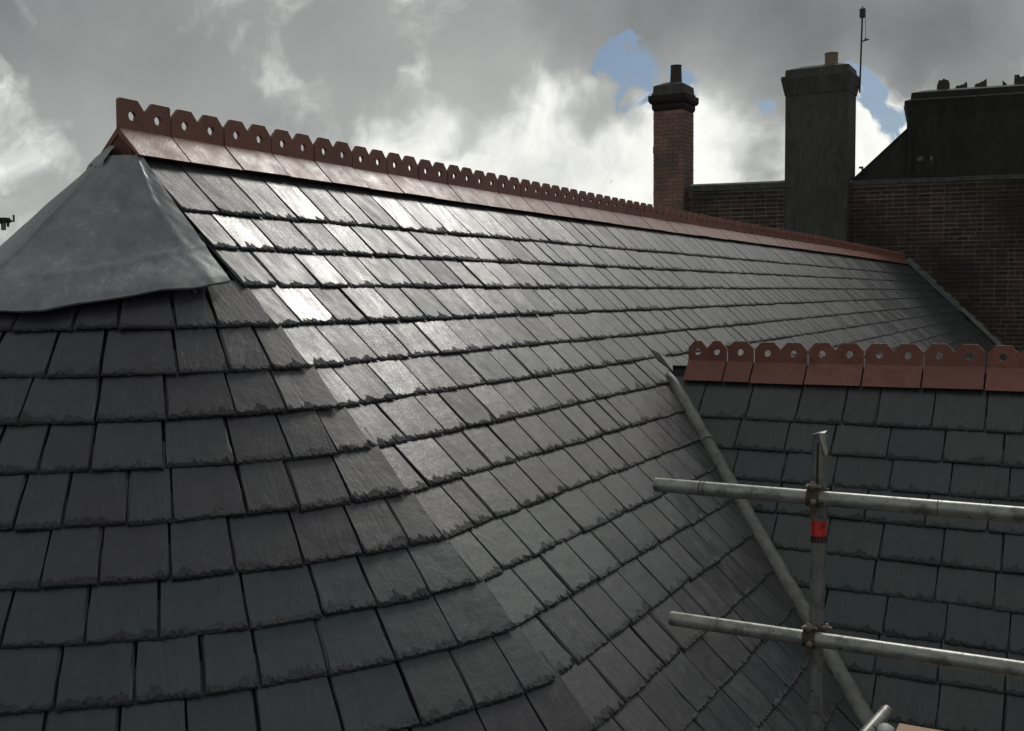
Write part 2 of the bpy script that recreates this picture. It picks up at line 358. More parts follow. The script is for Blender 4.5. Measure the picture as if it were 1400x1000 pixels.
# ------------------------------------------------------------------ slates
def slate(o, t, d, n, wt, wh, L, hue, lift=0.017, th=0.0065, rich=True):
    """outline (across t, down d, out n): tail at o, head L up the slope; returns verts, faces, uvs, tint"""
    k = 22 if rich else 8
    rough = R(.6, 1.5); roll = R(-.5, .5) * .0065; pitch = R(-.5, .5) * .004; skew = R(-.003, .003)
    top, bot = [], []
    drop = R(-.003, .004)
    chl, chr_ = (R(.01, .03) if random.random() < .10 else 0), (R(.01, .03) if random.random() < .10 else 0)
    sl = R(.003, .014) if random.random() < .45 else .002
    sr = R(.003, .014) if random.random() < .45 else .002
    for i in range(k + 1):
        f = i / k; a = (f - .5) * wt
        q = drop + R(-.0022, .0022) * rough + skew * (f - .5) * 2
        if i == 0: q -= chl
        if i == k: q -= chr_
        bot.append((a, q)); top.append((a * (1 - .010 / wt), q - (R(.002, .007) + (R(.004, .014) if random.random() < .22 else 0)) * rough))
    for sgn, si in ((1, sr), (-1, sl)):
        ms = 3 if rich else 1
        rng = range(1, ms + 1) if sgn > 0 else range(ms, 0, -1)
        rows = [(j / (ms + 1)) for j in rng]
        if sgn > 0: seq = rows + [1.0]
        else: seq = [1.0] + rows
        for f in seq:
            hw = (wt * (1 - f) + wh * f) / 2
            jb = R(-.001, .001)
            bot.append((sgn * (hw + jb), -L * f)); top.append((sgn * (hw + jb - si * R(.4, 1.2)), -L * f))
    def hgt(a, q): return -lift * (-q / L) + roll * a / wt + pitch * (1 + q / L)
    vt = [o + t * a + d * q + n * hgt(a, q) for a, q in top]
    vb = [o + t * a + d * q + n * (hgt(a, q) - th) for a, q in bot]
    m = len(vt)
    faces = [tuple(range(m))] + [(i, m + i, m + (i + 1) % m, (i + 1) % m) for i in range(m)]
    if t.cross(-d).dot(n) < 0: faces = [f[::-1] for f in faces]
    uv = [(a, -q) for a, q in top] + [(a, -q) for a, q in bot]
    # sides get uv far from the tail so only real tail counts as dressed
    return vt + vb, faces, uv, (random.random(), hue, random.random())

def visible_area(vs):
    pts = [px(v) for v in vs]
    if any(p is None for p in pts): return 0
    xs = [p[0] for p in pts]; ys = [p[1] for p in pts]
    if max(xs) < 0 or min(xs) > 1400 or max(ys) < 0 or min(ys) > 1000: return 0
    return (max(xs) - min(xs)) * (max(ys) - min(ys))
def emit(slates, parent, limit, stuffname):
    slates.sort(key=lambda s: -s[0])
    rest = MB()
    for i, (ar, o, data) in enumerate(slates):
        v, f, uv, tn = data
        if i < limit and ar > 0:
            m = MB(); m.add(v, f, uv, tn); link('slate', m.data('slate', M_SLATE, o), parent, o)
        else: rest.add(v, f, uv, tn)
    if rest.v: tag(build(rest, stuffname, M_SLATE, parent, parent_origin(parent)), kind='stuff', label='smaller and farther slates of the same roof')

HUES = {1: .5, 2: .45, 3: .3, 4: .35, 5: .5, 6: .45, 7: .75, 8: .85, 9: .95, 10: .08, 11: .05, 12: .12, 13: .85, 14: .7, 15: .2, 16: .6}
TAIL = [0.04, .287, .493, .696, .901, 1.109, 1.302, 1.498, 1.701, 1.902, 2.09, 2.28, 2.485, 2.68, 2.87, 3.07, 3.27, 3.42]
UE, W0 = -.235, -.11                       # where the straight slope ends; the axis of the rounded end
def wallu(w): return 19.75 + .163 * w
def valley_u(w): return 3.768 - .935 * w
UC, HC, AC = 2.928, -.945, math.radians(46.9)     # ridge of the side wing
roof = thing('slate_roof', 'long grey slate roof with a red crested ridge and a rounded end capped in lead', 'roof', P(W0, UE, -2.6))
dm, nm = Vector((c45, 0, -c45)), Vector((c45, 0, c45))
allsl = []
for k in range(1, len(TAIL)):
    s = TAIL[k]; u = UE; first = True; ph = (k % 2) * .5
    while u < 20.3:
        wd = R(.185, .255) if k > 1 else R(.21, .27)
        if first: wd = R(.19, .26) if ph else R(.12, .18)
        if u > 3: wd = R(.19, .25)
        if random.random() < .06: wd *= .7
        uc = u + wd / 2; w = s * c45; first = False
        u += wd
        if uc > wallu(w) + .2: break
        if valley_u(w) + .45 < uc < 2 * UC - valley_u(w) - .45: continue
        o = P(w, uc, -s * c45) + nm * R(-.001, .002)
        t = Y.copy()
        hue = min(1, max(0, HUES.get(k, .5) + R(-.13, .13)))
        if uc > 6: hue = min(1, max(0, .5 + R(-.4, .4)))
        data = slate(o, t, dm, nm, wd - R(.005, .014), wd - .006, .30, hue, rich=uc < 5)
        ar = visible_area(data[0])
        if uc > UC and ar > 0:
            q = px(o)
            if q and q[1] > 478 and q[0] > 900: ar = 0
        if valley_u(w) + .1 < uc < UC: ar = 0
        allsl.append((ar, o, data))
# rounded end: flat slates laid round a cone
RHO, A0 = 1.28, math.radians(15)
def round_frame(A, Rr, RHO=RHO, A0=A0):
    """point and frame of the rounded end at facing angle A, for radius Rr; it meets the long slope at a slight crease"""
    CXk, CUk = 1 - RHO * math.cos(A0), RHO * math.sin(A0)
    hx, hu = CXk + RHO * math.cos(A), CUk - RHO * math.sin(A)
    p = Vector((W0 + hx * Rr, UE + hu * Rr, H - W0 - Rr))
    t = Vector((math.sin(A), math.cos(A), 0)); g_ = Vector((hx, hu, -1))
    d = (g_ - t * g_.dot(t)).normalized(); n = t.cross(d)
    if n.z < 0: n = -n
    return p, t, d, n
prev = []
for k in range(4, len(TAIL)):
    s = TAIL[k]; Rt = s * c45 - W0; s2 = s - .30; Rh = s2 * c45 - W0
    A = A0; i = 0; tot = math.radians(150)
    jo = []
    while A < tot:
        wd = R(.14, .24) if i else (R(.13, .17) if k % 2 else R(.20, .24))
        for _ in range(12):                     # break joint with the course below
            if all(abs((A + wd / Rt) - p) * Rt > .04 for p in prev): break
            wd = R(.13, .25)
        dA = wd / Rt / RHO; Am = A + dA / 2; A += dA; i += 1; jo.append(A)
        ctr, t, d, n = round_frame(Am, Rt)
        o = ctr - (n * (1 - math.cos(dA / 2)) * Rt * RHO * .45) + n * (.003 + R(-.001, .003))
        hue = min(1, max(0, (.86 if k < 10 else HUES.get(k, .5)) + R(-.13, .13)))
        wt = 2 * Rt * RHO * math.sin(dA / 2) - R(.0, .005)
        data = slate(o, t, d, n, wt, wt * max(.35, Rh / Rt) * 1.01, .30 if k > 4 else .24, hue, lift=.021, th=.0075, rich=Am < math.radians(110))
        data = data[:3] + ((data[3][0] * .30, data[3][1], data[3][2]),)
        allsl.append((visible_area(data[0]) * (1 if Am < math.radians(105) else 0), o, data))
    prev = jo
emit(allsl, roof, 300, 'far_slates')

# boarding under the slates, rear slope, eaves walls
SE = 3.42
dk = MB(); off = nm * -.034
for ua in (UE,):
    dk.add([P(W0, UE, -W0) + off, P(W0, 20.2, -W0) + off, P(SE * c45 - .02, 20.2, -SE * c45 + .02) + off, P(SE * c45 - .02, UE, -SE * c45 + .02) + off], [(3, 2, 1, 0)])
na = 40
cv_ = [P(W0, UE, -W0 - .05)] + [round_frame(a, SE * c45 - W0 - .07)[0] - Z * .06 for a in [A0 + (math.pi - A0) * i / na for i in range(na + 1)]]
dk.add(cv_, [(0, i + 2, i + 1) for i in range(na)])
build(dk, 'roof_boarding', M_DECK, roof, parent_origin(roof))
rs = MB(); bw = 2 * W0 - SE * c45
for k in range(17):                         # stepped courses of the unseen rear slope
    a0, a1 = k / 17, (k + 1) / 17
    wa, wb = W0 + (bw - W0) * a0, W0 + (bw - W0) * a1; ha, hb = -W0 - (SE * c45 - W0) * a0 - .01, -W0 - (SE * c45 - W0) * a1 + .012
    rs.add([P(wa, UE, ha), P(wa, 19.6, ha), P(wb, 19.6, hb), P(wb, UE, hb), P(wb, UE, hb - .02), P(wb, 19.6, hb - .02)], [(0, 1, 2, 3), (3, 2, 5, 4)],
           [(0, .25), (19, .25), (19, .03), (0, .03), (0, .03), (19, .03)], (R(0, 1), .5, R(0, 1)))
tag(build(rs, 'rear_slope', M_SLATE, roof, parent_origin(roof)))
wl = MB(); wi = SE * c45 - .3
ring = [tuple(round_frame(a, wi - W0)[0][:2]) for a in [A0 + (math.pi - A0) * i / na for i in range(na + 1)]]
path = [(wi, 19.9)] + ring + [(2 * W0 - wi, 19.4)]
nn = len(path)
wl.add([(x, y, 0) for x, y in path] + [(x, y, H - SE * c45 - .05) for x, y in path], [(i, i + 1, nn + i + 1, nn + i) for i in range(nn - 1)])
tag(build(wl, 'wall', M_HOUSE, roof, parent_origin(roof)), label='brick wall carrying the roof')
ev = MB()
ev.tube([round_frame(a, SE * c45 - W0 + .05)[0] - Z * .06 for a in [A0 + (math.pi - A0) * i / na for i in range(na + 1)]], .05, 8)
build(ev, 'gutter', M_DARKM, roof, parent_origin(roof))

# ------------------------------------------------------------------ crested ridge tiles
TL = .305
def crest_tile(mb, L, cells, wing=.153, slope=math.radians(45), cutend=None, fh=.122):
    """local frame: x across, y along, z up from the wing's bottom edge"""
    cw, sw = math.cos(slope) * wing, math.sin(slope) * wing
    hx, ft = cw + .008, .0075
    # outer wing profile closed with thickness
    th = .014
    prof = [(-hx, 0), (-ft, sw), (ft, sw), (hx, 0), (hx - th * 1.0, -.004), (0, sw - th * 1.6), (-hx + th * 1.0, -.004)]
    n = len(prof); e = .0046
    V = [Vector((x, yy, z)) for yy in (e, L - e) for x, z in prof]
    mb.add(V, [tuple(range(n))[::-1], tuple(range(n, 2 * n))] + [(i, (i + 1) % n, n + (i + 1) % n, n + i) for i in range(n)])
    # fin
    cl = (L - 2 * e) / cells; zb = sw - .004; ch, hs = .038, fh - .042
    for c in range(cells):
        y0 = e + c * cl
        lc = ch if not (cutend and c == 0) else .008; rc = ch if not (cutend and c == cells - 1) else .006
        zl = hs if not (cutend and c == 0) else fh - .008; zr = hs if not (cutend and c == cells - 1) else fh - .006
        zm = zb + .058; cy = y0 + cl / 2
        outl = [(y0, zb), (cy, zb), (y0 + cl, zb), (y0 + cl, zm), (y0 + cl, zb + zr), (y0 + cl - rc, zb + fh), (cy, zb + fh), (y0 + lc, zb + fh), (y0, zb + zl), (y0, zm)]
        hole = []
        for (a, b) in outl:
            ang = math.atan2(b - zm, a - cy); hole.append((cy + .0195 * math.cos(ang), zm + .0195 * math.sin(ang)))
        m = len(outl); V = []
        bv = .002
        for x in (-ft, ft):
            V += [Vector((x, a, b)) for a, b in outl] + [Vector((x, a, b)) for a, b in hole]
        Fc = []
        for i in range(m):
            j = (i + 1) % m
            Fc.append((i, m + i, m + j, j)); Fc.append((2 * m + i, 2 * m + j, 3 * m + j, 3 * m + i))
            Fc.append((m + i, 3 * m + i, 3 * m + j, m + j))
            # outer rim, left out where two crests join
            if outl[i][1] >= zb + .02 or outl[j][1] >= zb + .02:
                Fc.append((i, j, 2 * m + j, 2 * m + i))
        mb.add(V, Fc)
def place_tiles(parent, spec, org, ydir, xdir, meshes, zfun):
    for (pos, L, cells, cut) in spec:
        key = (round(L, 3), cells, cut)
        if key not in meshes:
            mb = MB(); crest_tile(mb, L, cells, cutend=cut); meshes[key] = mb.data('ridge_tile', M_TILE)
        o = bpy.data.objects.new('ridge_tile', meshes[key]); C.objects.link(o); o.parent = parent
        p = org + ydir * pos + Z * (zfun(pos) + R(-.0015, .0015)) + xdir * R(-.0015, .0015)
        o.location = p - parent_origin(parent)
        o.rotation_euler = (R(-.007, .007), R(-.012, .012), math.atan2(-ydir.x, ydir.y) + R(-.003, .003))
tmesh = {}
spec = [(-.272, .272, 2, True)] + [(i * TL, TL, 2, False) for i in range(64)]
place_tiles(roof, spec, P(W0 + .004, 0, .012), Y, X, tmesh, lambda p: -.010 * math.sin(p * .32) * (p > 1))
mo = MB()
mo.frus(P(W0, -.262, 0), X, Y, Z, (-.112, .112, 0, .02), -.02, (-.012, .012, 0, .02), .106)
tag(build(mo, 'mortar_end', M_TILEX, roof), label='dark red mortar closing the end of the ridge')
sh = MB(); sh.box(P(W0, -.25, 0), X, Y, Z, -.075, .075, 0, 19.9, -.06, .035)
build(sh, 'ridge_board', M_DECK, roof)

# ------------------------------------------------------------------ lead on the rounded end
def vn(a, b, c):   # smooth pseudo noise
    return math.sin(a * 1.7 + b * 2.3 + c) * .5 + math.sin(a * 3.9 - b * 1.3 + c * 2) * .3 + math.sin(a * 7.1 + b * 5.7 + c * 3) * .2
lc = MB(); na_, ns = 150, 60
Vs = []; AL0 = math.radians(14)
def lead_pt(A, s, off):
    q = min(1, max(0, (s - .45) / .35)); q = q * q * (3 - 2 * q)
    p, t, d, n = round_frame(A, max(.0, s * c45 - W0 - .034 * math.sin(min(A, math.pi / 2)) ** 2 * (1 - q)), 1.13, math.radians(9)); p.z = H - s * c45
    return p + n * off
for j in range(ns + 1):
    for i in range(na_ + 1):
        A = AL0 + math.radians(153) * i / na_
        smax = .68 + .135 * min(1, (A - AL0) / math.radians(50)) + .008 * math.sin(A * 6) + .004 * math.sin(A * 17)
        s = -.005 + (smax + .005) * j / ns
        o_ = .011 + .009 * min(1, max(0, (s - .55) / .12)) + .0030 * vn(A * 2.6, s * 6, 1) * min(1, s * 4) + .0016 * vn(A * 8, s * 13, 4)
        o_ += .010 * math.exp(-((A - math.radians(88 + 4 * s)) / .022) ** 2) * min(1, s * 3)       # rolled seam running down the cone
        o_ += .0075 * math.exp(-((s - smax + .17 + .02 * math.sin(A * 5)) / .014) ** 2) * (.55 + .45 * math.sin(A * 3 - .6))   # crease where the sheet was dressed down
        o_ += .0030 * math.exp(-((A - math.radians(24 + 3 * math.sin(s * 7))) / .04) ** 2)
        if s > smax - .03: o_ -= .004 * (s - smax + .03) / .03
        Vs.append(lead_pt(A, s, o_))
nv = na_ + 1
lc.add(Vs, [(j * nv + i, (j + 1) * nv + i, (j + 1) * nv + i + 1, j * nv + i + 1) for j in range(ns) for i in range(na_)])
lo = build(lc, 'lead_cap', M_LEAD, roof, None, True)
lp = MB(); Ws = []
for i in range(nv):
    A = AL0 + math.radians(153) * i / na_; p_, t_, d_, n_ = round_frame(A, .5); e_ = Vs[ns * nv + i]
    Ws += [e_ + n_ * .0012, e_ + d_ * .004, e_ + d_ * .003 - n_ * .010]
lp.add(Ws, [(i * 3 + k, (i + 1) * 3 + k, (i + 1) * 3 + k + 1, i * 3 + k + 1) for i in range(na_) for k in range(2)])
lp.add([v for j in range(ns + 1) for v in (Vs[j * nv], Vs[j * nv] - nm * .012)], [(2 * j, 2 * j + 2, 2 * j + 3, 2 * j + 1) for j in range(ns)])
build(lp, 'lead_edge', M_LEAD, roof)
hd = MB(); Vs = []; nb = 40
for j in range(9):
    for i in range(nb + 1):
        A = math.radians(78 + 95 * i / nb); s = -.055 + (.11 + .010 * math.sin(A * 9)) * j / 8
        Vs.append(lead_pt(A, s, .020 + .003 * vn(A * 5, s * 20, 2) - (.006 if j == 8 else 0)) + X * .0)
hd.add(Vs, [(j * (nb + 1) + i, (j + 1) * (nb + 1) + i, (j + 1) * (nb + 1) + i + 1, j * (nb + 1) + i + 1) for j in range(8) for i in range(nb)])
build(hd, 'lead_saddle', M_LEAD, roof, None, True)

# ------------------------------------------------------------------ side wing roof
wing = thing('side_wing_roof', 'dark slate side wing roof with a red crested ridge, behind the scaffold tubes', 'roof', P(5, 2, -2.8))
dc, nc = Vector((0, -math.cos(AC), -math.sin(AC))), Vector((0, -math.sin(AC), math.cos(AC)))
O2 = P(0, 2.82, -1.062)
T2 = [.04, .247, .453, .648, .84, 1.045, 1.24, 1.44, 1.635, 1.845, 2.04, 2.2]
H2 = [0, .3, .22, .2, .25, .3, .2, .15, .2, .3, .15, .2]
sl2 = []
for k in range(1, len(T2)):
    s = T2[k]; u = 2.82 - math.cos(AC) * s; w = (3.768 - u) / .935 - .35 + (k % 2) * .135
    while w < 8.0:
        wd = R(.245, .285) if random.random() > .07 else R(.17, .22)
        o = O2 + X * (w + wd / 2) + dc * s + nc * R(-.001, .002); w += wd
        data = slate(o, X, dc, nc, wd - R(.002, .006), wd - .003, .30, min(1, max(0, H2[k] + R(-.12, .12))), rich=w < 4.5)
        sl2.append((visible_area(data[0]), o, data))
emit(sl2, wing, 300, 'far_slates')
db = MB(); o2 = O2 - nc * .034
db.add([o2 + X * .9 - dc * .155, o2 + X * 8 - dc * .155, o2 + X * 8 + dc * 2.2, o2 + X * 2.35 + dc * 2.2], [(3, 2, 1, 0)][::-1])
build(db, 'roof_boarding', M_DECK, wing, parent_origin(wing))
rr = MB()
e2 = 2 * UC - (2.82 - math.cos(AC) * 2.2)
rr.add([P(.9, UC, HC - .03), P(8, UC, HC - .03), P(8, e2, HC - (e2 - UC) * math.tan(AC) - .03), P(2.5, e2, HC - (e2 - UC) * math.tan(AC) - .03)], [(0, 1, 2, 3)], [(0, .3), (7, .3), (7, .05), (2, .05)], (.4, .5, .6))
build(rr, 'rear_slope', M_SLATE, wing, parent_origin(wing))
wspec = [(1.10, .243, 2, False), (1.343, .161, 1, False)] + [(1.504 + i * .311, .311, 2, False) for i in range(21)]
tm2 = {}
meshes2 = {}
for (pos, L, cells, cut) in wspec:
    key = (round(L, 3), cells)
    if key not in meshes2:
        mb = MB(); crest_tile(mb, L, cells, slope=math.radians(46.9)); meshes2[key] = mb.data('ridge_tile', M_TILE)
    o = bpy.data.objects.new('ridge_tile', meshes2[key]); C.objects.link(o); o.parent = wing
    o.location = P(pos, UC, -1.050 + R(-.002, .002)) - parent_origin(wing); o.rotation_euler = (R(-.004, .004), R(-.005, .005), -math.pi / 2 + R(-.004, .004))
me_ = MB(); me_.frus(P(1.106, UC, -1.05), Y, X, Z, (-.105, .105, 0, .02), -.03, (-.012, .012, 0, .02), .104)
tag(build(me_, 'mortar_end', M_TILEX, wing), label='dark red mortar closing the end of the short ridge')
rb = MB(); rb.box(P(1.15, UC, -1.06), X, Y, Z, 0, 6.8, -.07, .07, -.06, .04); build(rb, 'ridge_board', M_DECK, wing)
gw = MB(); ye = 2.82 - math.cos(AC) * 2.0
gw.add([(2.42, ye + .25, 0), (7.9, ye + .25, 0), (7.9, 2 * UC - ye - .25, 0), (2.42, ye + .25, H - 2.62), (7.9, ye + .25, H - 2.62), (7.9, 2 * UC - ye - .25, H - 2.62), (7.9, UC, H + HC - .06)],
       [(0, 1, 4, 3), (1, 2, 5, 6, 4)])
build(gw, 'wall', M_HOUSE, wing, parent_origin(wing))
# lead valley roll
vr = MB(); pts = []; rad = []
n_ = 46
for i in range(n_ + 1):
    f = i / n_; w = 1.02 + (2.47 - 1.02) * f
    pts.append(P(w + .012 * math.sin(f * 9) * .3, valley_u(w) - .02, -w + .002)); rad.append((.038 + .007 * f + .002 * math.sin(i * 1.9)) * (.55 if i == 0 else .8 if i == 1 else 1))
vr.tube(pts, rad, 16, jag=.025)
tag(build(vr, 'valley_roll', M_VALLEY, wing, None, True), label='grey lead roll down the valley between the roofs')
vj = MB()
for w in (1.36, 2.16):
    p = P(w, valley_u(w) - .02, -w + .010); q = P(w + .01, valley_u(w + .01) - .02, -w - .01 + .010)
    vj.tube([p, q], .0455, 16)
build(vj, 'lead_lap', M_VALLEY, wing, None, False)
fl = MB()
a_, b_, c_ = P(.945, 2.70, -.86), P(1.06, 2.76, -.93), P(1.10, 2.66, -.985)
for o_ in (Vector((0, 0, 0)),):
    m1 = P(1.0, 2.69, -.925)
    top = [a_, P(.985, 2.735, -.885), b_, c_, m1]
    fl.add(top + [p - nm * .006 for p in top], [(0, 1, 2, 3, 4), (9, 8, 7, 6, 5)] + [(i, (i + 1) % 5, 5 + (i + 1) % 5, 5 + i) for i in range(5)])
tag(build(fl, 'lead_tongue', M_DARKM, wing), label='small dark pointed tongue of lead at the top of the valley')

# ------------------------------------------------------------------ tall brick wall beyond the roof
ew = Vector((1, .163, 0)).normalized(); dw = Vector((-.163, 1, 0)).normalized(); WO = Vector((0, 19.75, H))
wall = thing('brick_wall', 'tall sooty brick wall that closes the far end of the long roof', 'wall', WO + ew * 1 - Z * H)
core = MB(); core.box(WO, ew, dw, Z, -4.45, 8.5, .003, .36, -H, 1.66)
build(core, 'mortar_bed', M_MORTAR, wall)
bricks = []
ch_ = .088; nrow = 42
for r_ in range(nrow):
    z0 = 1.62 - (r_ + 1) * ch_; e = -4.45 - (R(0, .02) + (r_ % 2) * .12)
    hdr = r_ % 2
    while e < 6.0:
        bl = .118 if (hdr and int(e * 40) % 3 == 0) else .242
        hdr = 1 - hdr if random.random() < .8 else hdr
        x0, x1 = e + .006, e + bl - .006; e += bl
        proud = R(-.003, .006); j = R(-.002, .002)
        bricks.append((x0, x1, proud, z0 + .0085 + j, z0 + ch_ - .0085 + j))
def vis_b(b):
    q = px(WO + ew * ((b[0] + b[1]) / 2) + Z * b[3])
    if not q or q[0] > 1400 or q[1] > 480 or q[0] < 1160: return 0
    return (q[0] - 1150) * .2 + q[1] * .3 + 100 * (b[1] - b[0]) + (60 if q[0] > 1240 else 0)
bricks.sort(key=lambda b: -vis_b(b))
rest = MB(); bm_ = {}
for i, b in enumerate(bricks):
    if i < 300:
        m = MB(); m.box(WO, ew, dw, Z, b[0], b[1], -b[2], .02, b[3], b[4], (random.random(),) * 3)
        o = WO + ew * b[0] + Z * b[3]; link('brick', m.data('brick', M_BRICK, o), wall, o)
    else: rest.box(WO, ew, dw, Z, b[0], b[1], -b[2], .02, b[3], b[4], (random.random(),) * 3)
tag(build(rest, 'sooty_bricks', M_BRICK, wall, parent_origin(wall)), kind='stuff')
e = -4.5
while e < 8.4:
    ln = R(.55, .7); m = MB(); top = 1.80 + (.03 if e < -2.3 else -.02)
    dz = R(-.006, .006)
    m.frus(WO, ew, dw, Z, (e + .004, e + ln - .004, -.045, .42), 1.66 + dz, (e + .004, e + ln - .004, -.045, .42), top - .05 + dz)
    m.frus(WO, ew, dw, Z, (e + .004, e + ln - .004, -.045, .42), top - .05 + dz, (e + .004, e + ln - .004, .12, .25), top + dz)
    build(m, 'coping_stone', M_COPING, wall); e += ln
# flashing where the long slope meets the wall
fz = MB(); Vs = []
nn_ = 40
for i in range(nn_ + 1):
    s = -.13 + 2.75 * i / nn_; w = s * c45; j = .012 * math.sin(i * 2.1) + R(-.01, .01)
    base = P(w, wallu(w) - .02, -s * c45); 
    Vs += [base - Y * .16 + nm * .008, base - Y * .06 + nm * (.045 + j), base + nm * (.10 + 1.6 * j) + Y * .02]
fz.add(Vs, [(i * 3 + k, (i + 1) * 3 + k, (i + 1) * 3 + k + 1, i * 3 + k + 1) for i in range(nn_) for k in range(2)])
tag(build(fz, 'mortar_fillet', M_FLASH, wall), label='rough grey fillet along the roof end')
fs = MB(); dd = dm
fs.box(P(.95, wallu(.95) - .16, -.95) + nm * .055, dm, Y, nm, 0, 1.75, -.06, .02, 0, .03)
for q in range(7):
    fs.box(P(.95, wallu(.95) - .16, -.95) + nm * .086, dm, Y, nm, .1 + q * .24, .12 + q * .24, -.03, -.01, 0, .006)
tag(build(fs, 'metal_strip', M_FLASHL, wall), label='lighter fixing strip on the lower flashing')

# ------------------------------------------------------------------ chimneys
def brick_skin(mb, w0, w1, u0, u1, h0, h1, ch=.085, seed=1, sides='FR'):
    h = h0; r_ = 0
    while h < h1 - .02:
        for side in sides:
            a0, a1 = (w0, w1) if side == 'F' else (u0, u1)
            a = a0 - (.11 if r_ % 2 else 0)
            while a < a1:
                l = .225; x0, x1 = max(a + .005, a0 + .001), min(a + l - .005, a1 - .001); a += l
                if x1 - x0 < .03: continue
                p = R(.001, .006); t = (random.random(),) * 3
                if side == 'F': mb.box(P(0, 0, 0), X, Y, Z, x0, x1, u0 - p, u0 + .02, h + .005, h + ch - .005, t)
                elif side == 'R': mb.box(P(0, 0, 0), X, Y, Z, w1 - .02, w1 + p, x0, x1, h + .005, h + ch - .005, t)
                else: mb.box(P(0, 0, 0), X, Y, Z, w0 - p, w0 + .02, x0, x1, h + .005, h + ch - .005, t)
        h += ch; r_ += 1
# slim red chimney
A0, A1, B0, B1 = -5.27, -4.58, 19.0, 19.66
c1 = thing('brick_chimney', 'slim red brick chimney with one tall round pot, left of the others', 'chimney', P(-4.92, 19.3, -H))
m = MB(); m.box(P(0, 0, 0), X, Y, Z, A0 + .008, A1 - .008, B0 + .008, B1, -H, 3.46)
build(m, 'shaft', M_MORTARR, c1)
m = MB(); brick_skin(m, A0, A1, B0, B1, -.4, 3.44, sides='FRL'); tag(build(m, 'red_bricks', M_BRICKR, c1), kind='stuff')
for (g0, g1, z0, z1) in ((.0, .03, 3.44, 3.50), (.03, .03, 3.502, 3.60), (.06, .09, 3.602, 3.66), (.09, .09, 3.662, 3.77), (.04, .03, 3.772, 3.83), (.012, .0, 3.832, 3.99)):
    m = MB(); m.frus(P(0, 0, 0), X, Y, Z, (A0 - g0, A1 + g0, B0 - g0, B1 + g0), z0, (A0 - g1, A1 + g1, B0 - g1, B1 + g1), z1, (R(0, 1),) * 3)
    build(m, 'corbel_course', M_RENDER if z0 > 3.75 else M_BRICK, c1)
m = MB(); m.frus(P(0, 0, 0), X, Y, Z, (A0 + .01, A1 - .01, B0 + .01, B1 - .01), 3.992, (A0 + .2, A1 - .2, B0 + .2, B1 - .2), 4.08); build(m, 'mortar_flaunching', M_RENDER, c1)
m = MB(); pc = P(-4.86, 19.3, 0)
m.tube([pc + Z * 4.03, pc + Z * 4.2, pc + Z * 4.42, pc + Z * 4.44], [.135, .125, .118, .128], 20); m.pipe_end(pc + Z * 4.441, Z, .128, .1, .3)
build(m, 'chimney_pot', M_POTD, c1, None, False)
m = MB(); m.box(P(A0 - .05, B0 + .1, 2.55), X, Y, Z, 0, .07, 0, .1, 0, .14); build(m, 'iron_bracket', M_DARKM, c1)
# broad rendered chimney
A0, A1, B0, B1 = -2.47, -1.19, 19.33, 20.14
c2 = thing('rendered_chimney', 'broad dark rendered chimney with one short buff pot, between the slim one and the gable', 'chimney', P(-1.83, 19.7, -H))
m = MB(); m.box(P(0, 0, 0), X, Y, Z, A0, A1, B0, B1, -H, 3.56); build(m, 'shaft', M_RENDER, c2)
m = MB(); m.box(P(0, 0, 0), X, Y, Z, A1 - .10, A1 + .006, B0 - .006, B0 + .1, 1.2, 3.555); build(m, 'corner_strip', M_RENDER, c2)
for nm_, (g0, g1, z0, z1) in (('necking', (.012, .08, 3.562, 3.90)), ('crown', (.08, .07, 3.902, 3.95)), ('upper_band', (.01, .0, 3.952, 4.09))):
    m = MB(); m.frus(P(0, 0, 0), X, Y, Z, (A0 - g0, A1 + g0, B0 - g0, B1 + g0), z0, (A0 - g1, A1 + g1, B0 - g1, B1 + g1), z1); build(m, nm_, M_RENDER, c2)
m = MB(); m.frus(P(0, 0, 0), X, Y, Z, (A0 + .01, A1 - .01, B0 + .01, B1 - .01), 4.092, (A0 + .3, A1 - .3, B0 + .25, B1 - .25), 4.18); build(m, 'mortar_flaunching', M_COPING, c2)
m = MB(); pc = P(-1.62, 19.72, 0); m.tube([pc + Z * 4.12, pc + Z * 4.36, pc + Z * 4.42], [.135, .13, .14], 20); m.pipe_end(pc + Z * 4.421, Z, .14, .11, .25)
build(m, 'chimney_pot', M_POTB, c2)
# wide stack with broken pots, and the gable against it
c3 = thing('wide_chimney', 'wide black chimney stack with a row of broken pots at the right edge', 'chimney', WO + ew * 1.5 + dw * .7 - Z * H)
m = MB(); m.box(WO, ew, dw, Z, -.10, 3.9, .03, 1.0, -H, 3.0); m.frus(WO, ew, dw, Z, (-.10, 3.9, .03, 1.0), 3.0, (-.155, 3.95, -.03, 1.06), 3.30); build(m, 'shaft', M_SOOT, c3)
m = MB(); m.frus(WO, ew, dw, Z, (-.165, 3.96, -.04, 1.07), 3.302, (-.05, 3.85, .06, .97), 3.35); build(m, 'drip_course', M_COPING, c3)
m = MB(); m.frus(WO, ew, dw, Z, (-.045, 3.84, .065, .965), 3.352, (-.03, 3.83, .07, .96), 3.47); build(m, 'upper_band', M_SOOT, c3)
m = MB(); m.frus(WO, ew, dw, Z, (-.035, 3.835, .065, .965), 3.472, (.2, 3.6, .3, .7), 3.545); build(m, 'mortar_flaunching', M_COPING, c3)
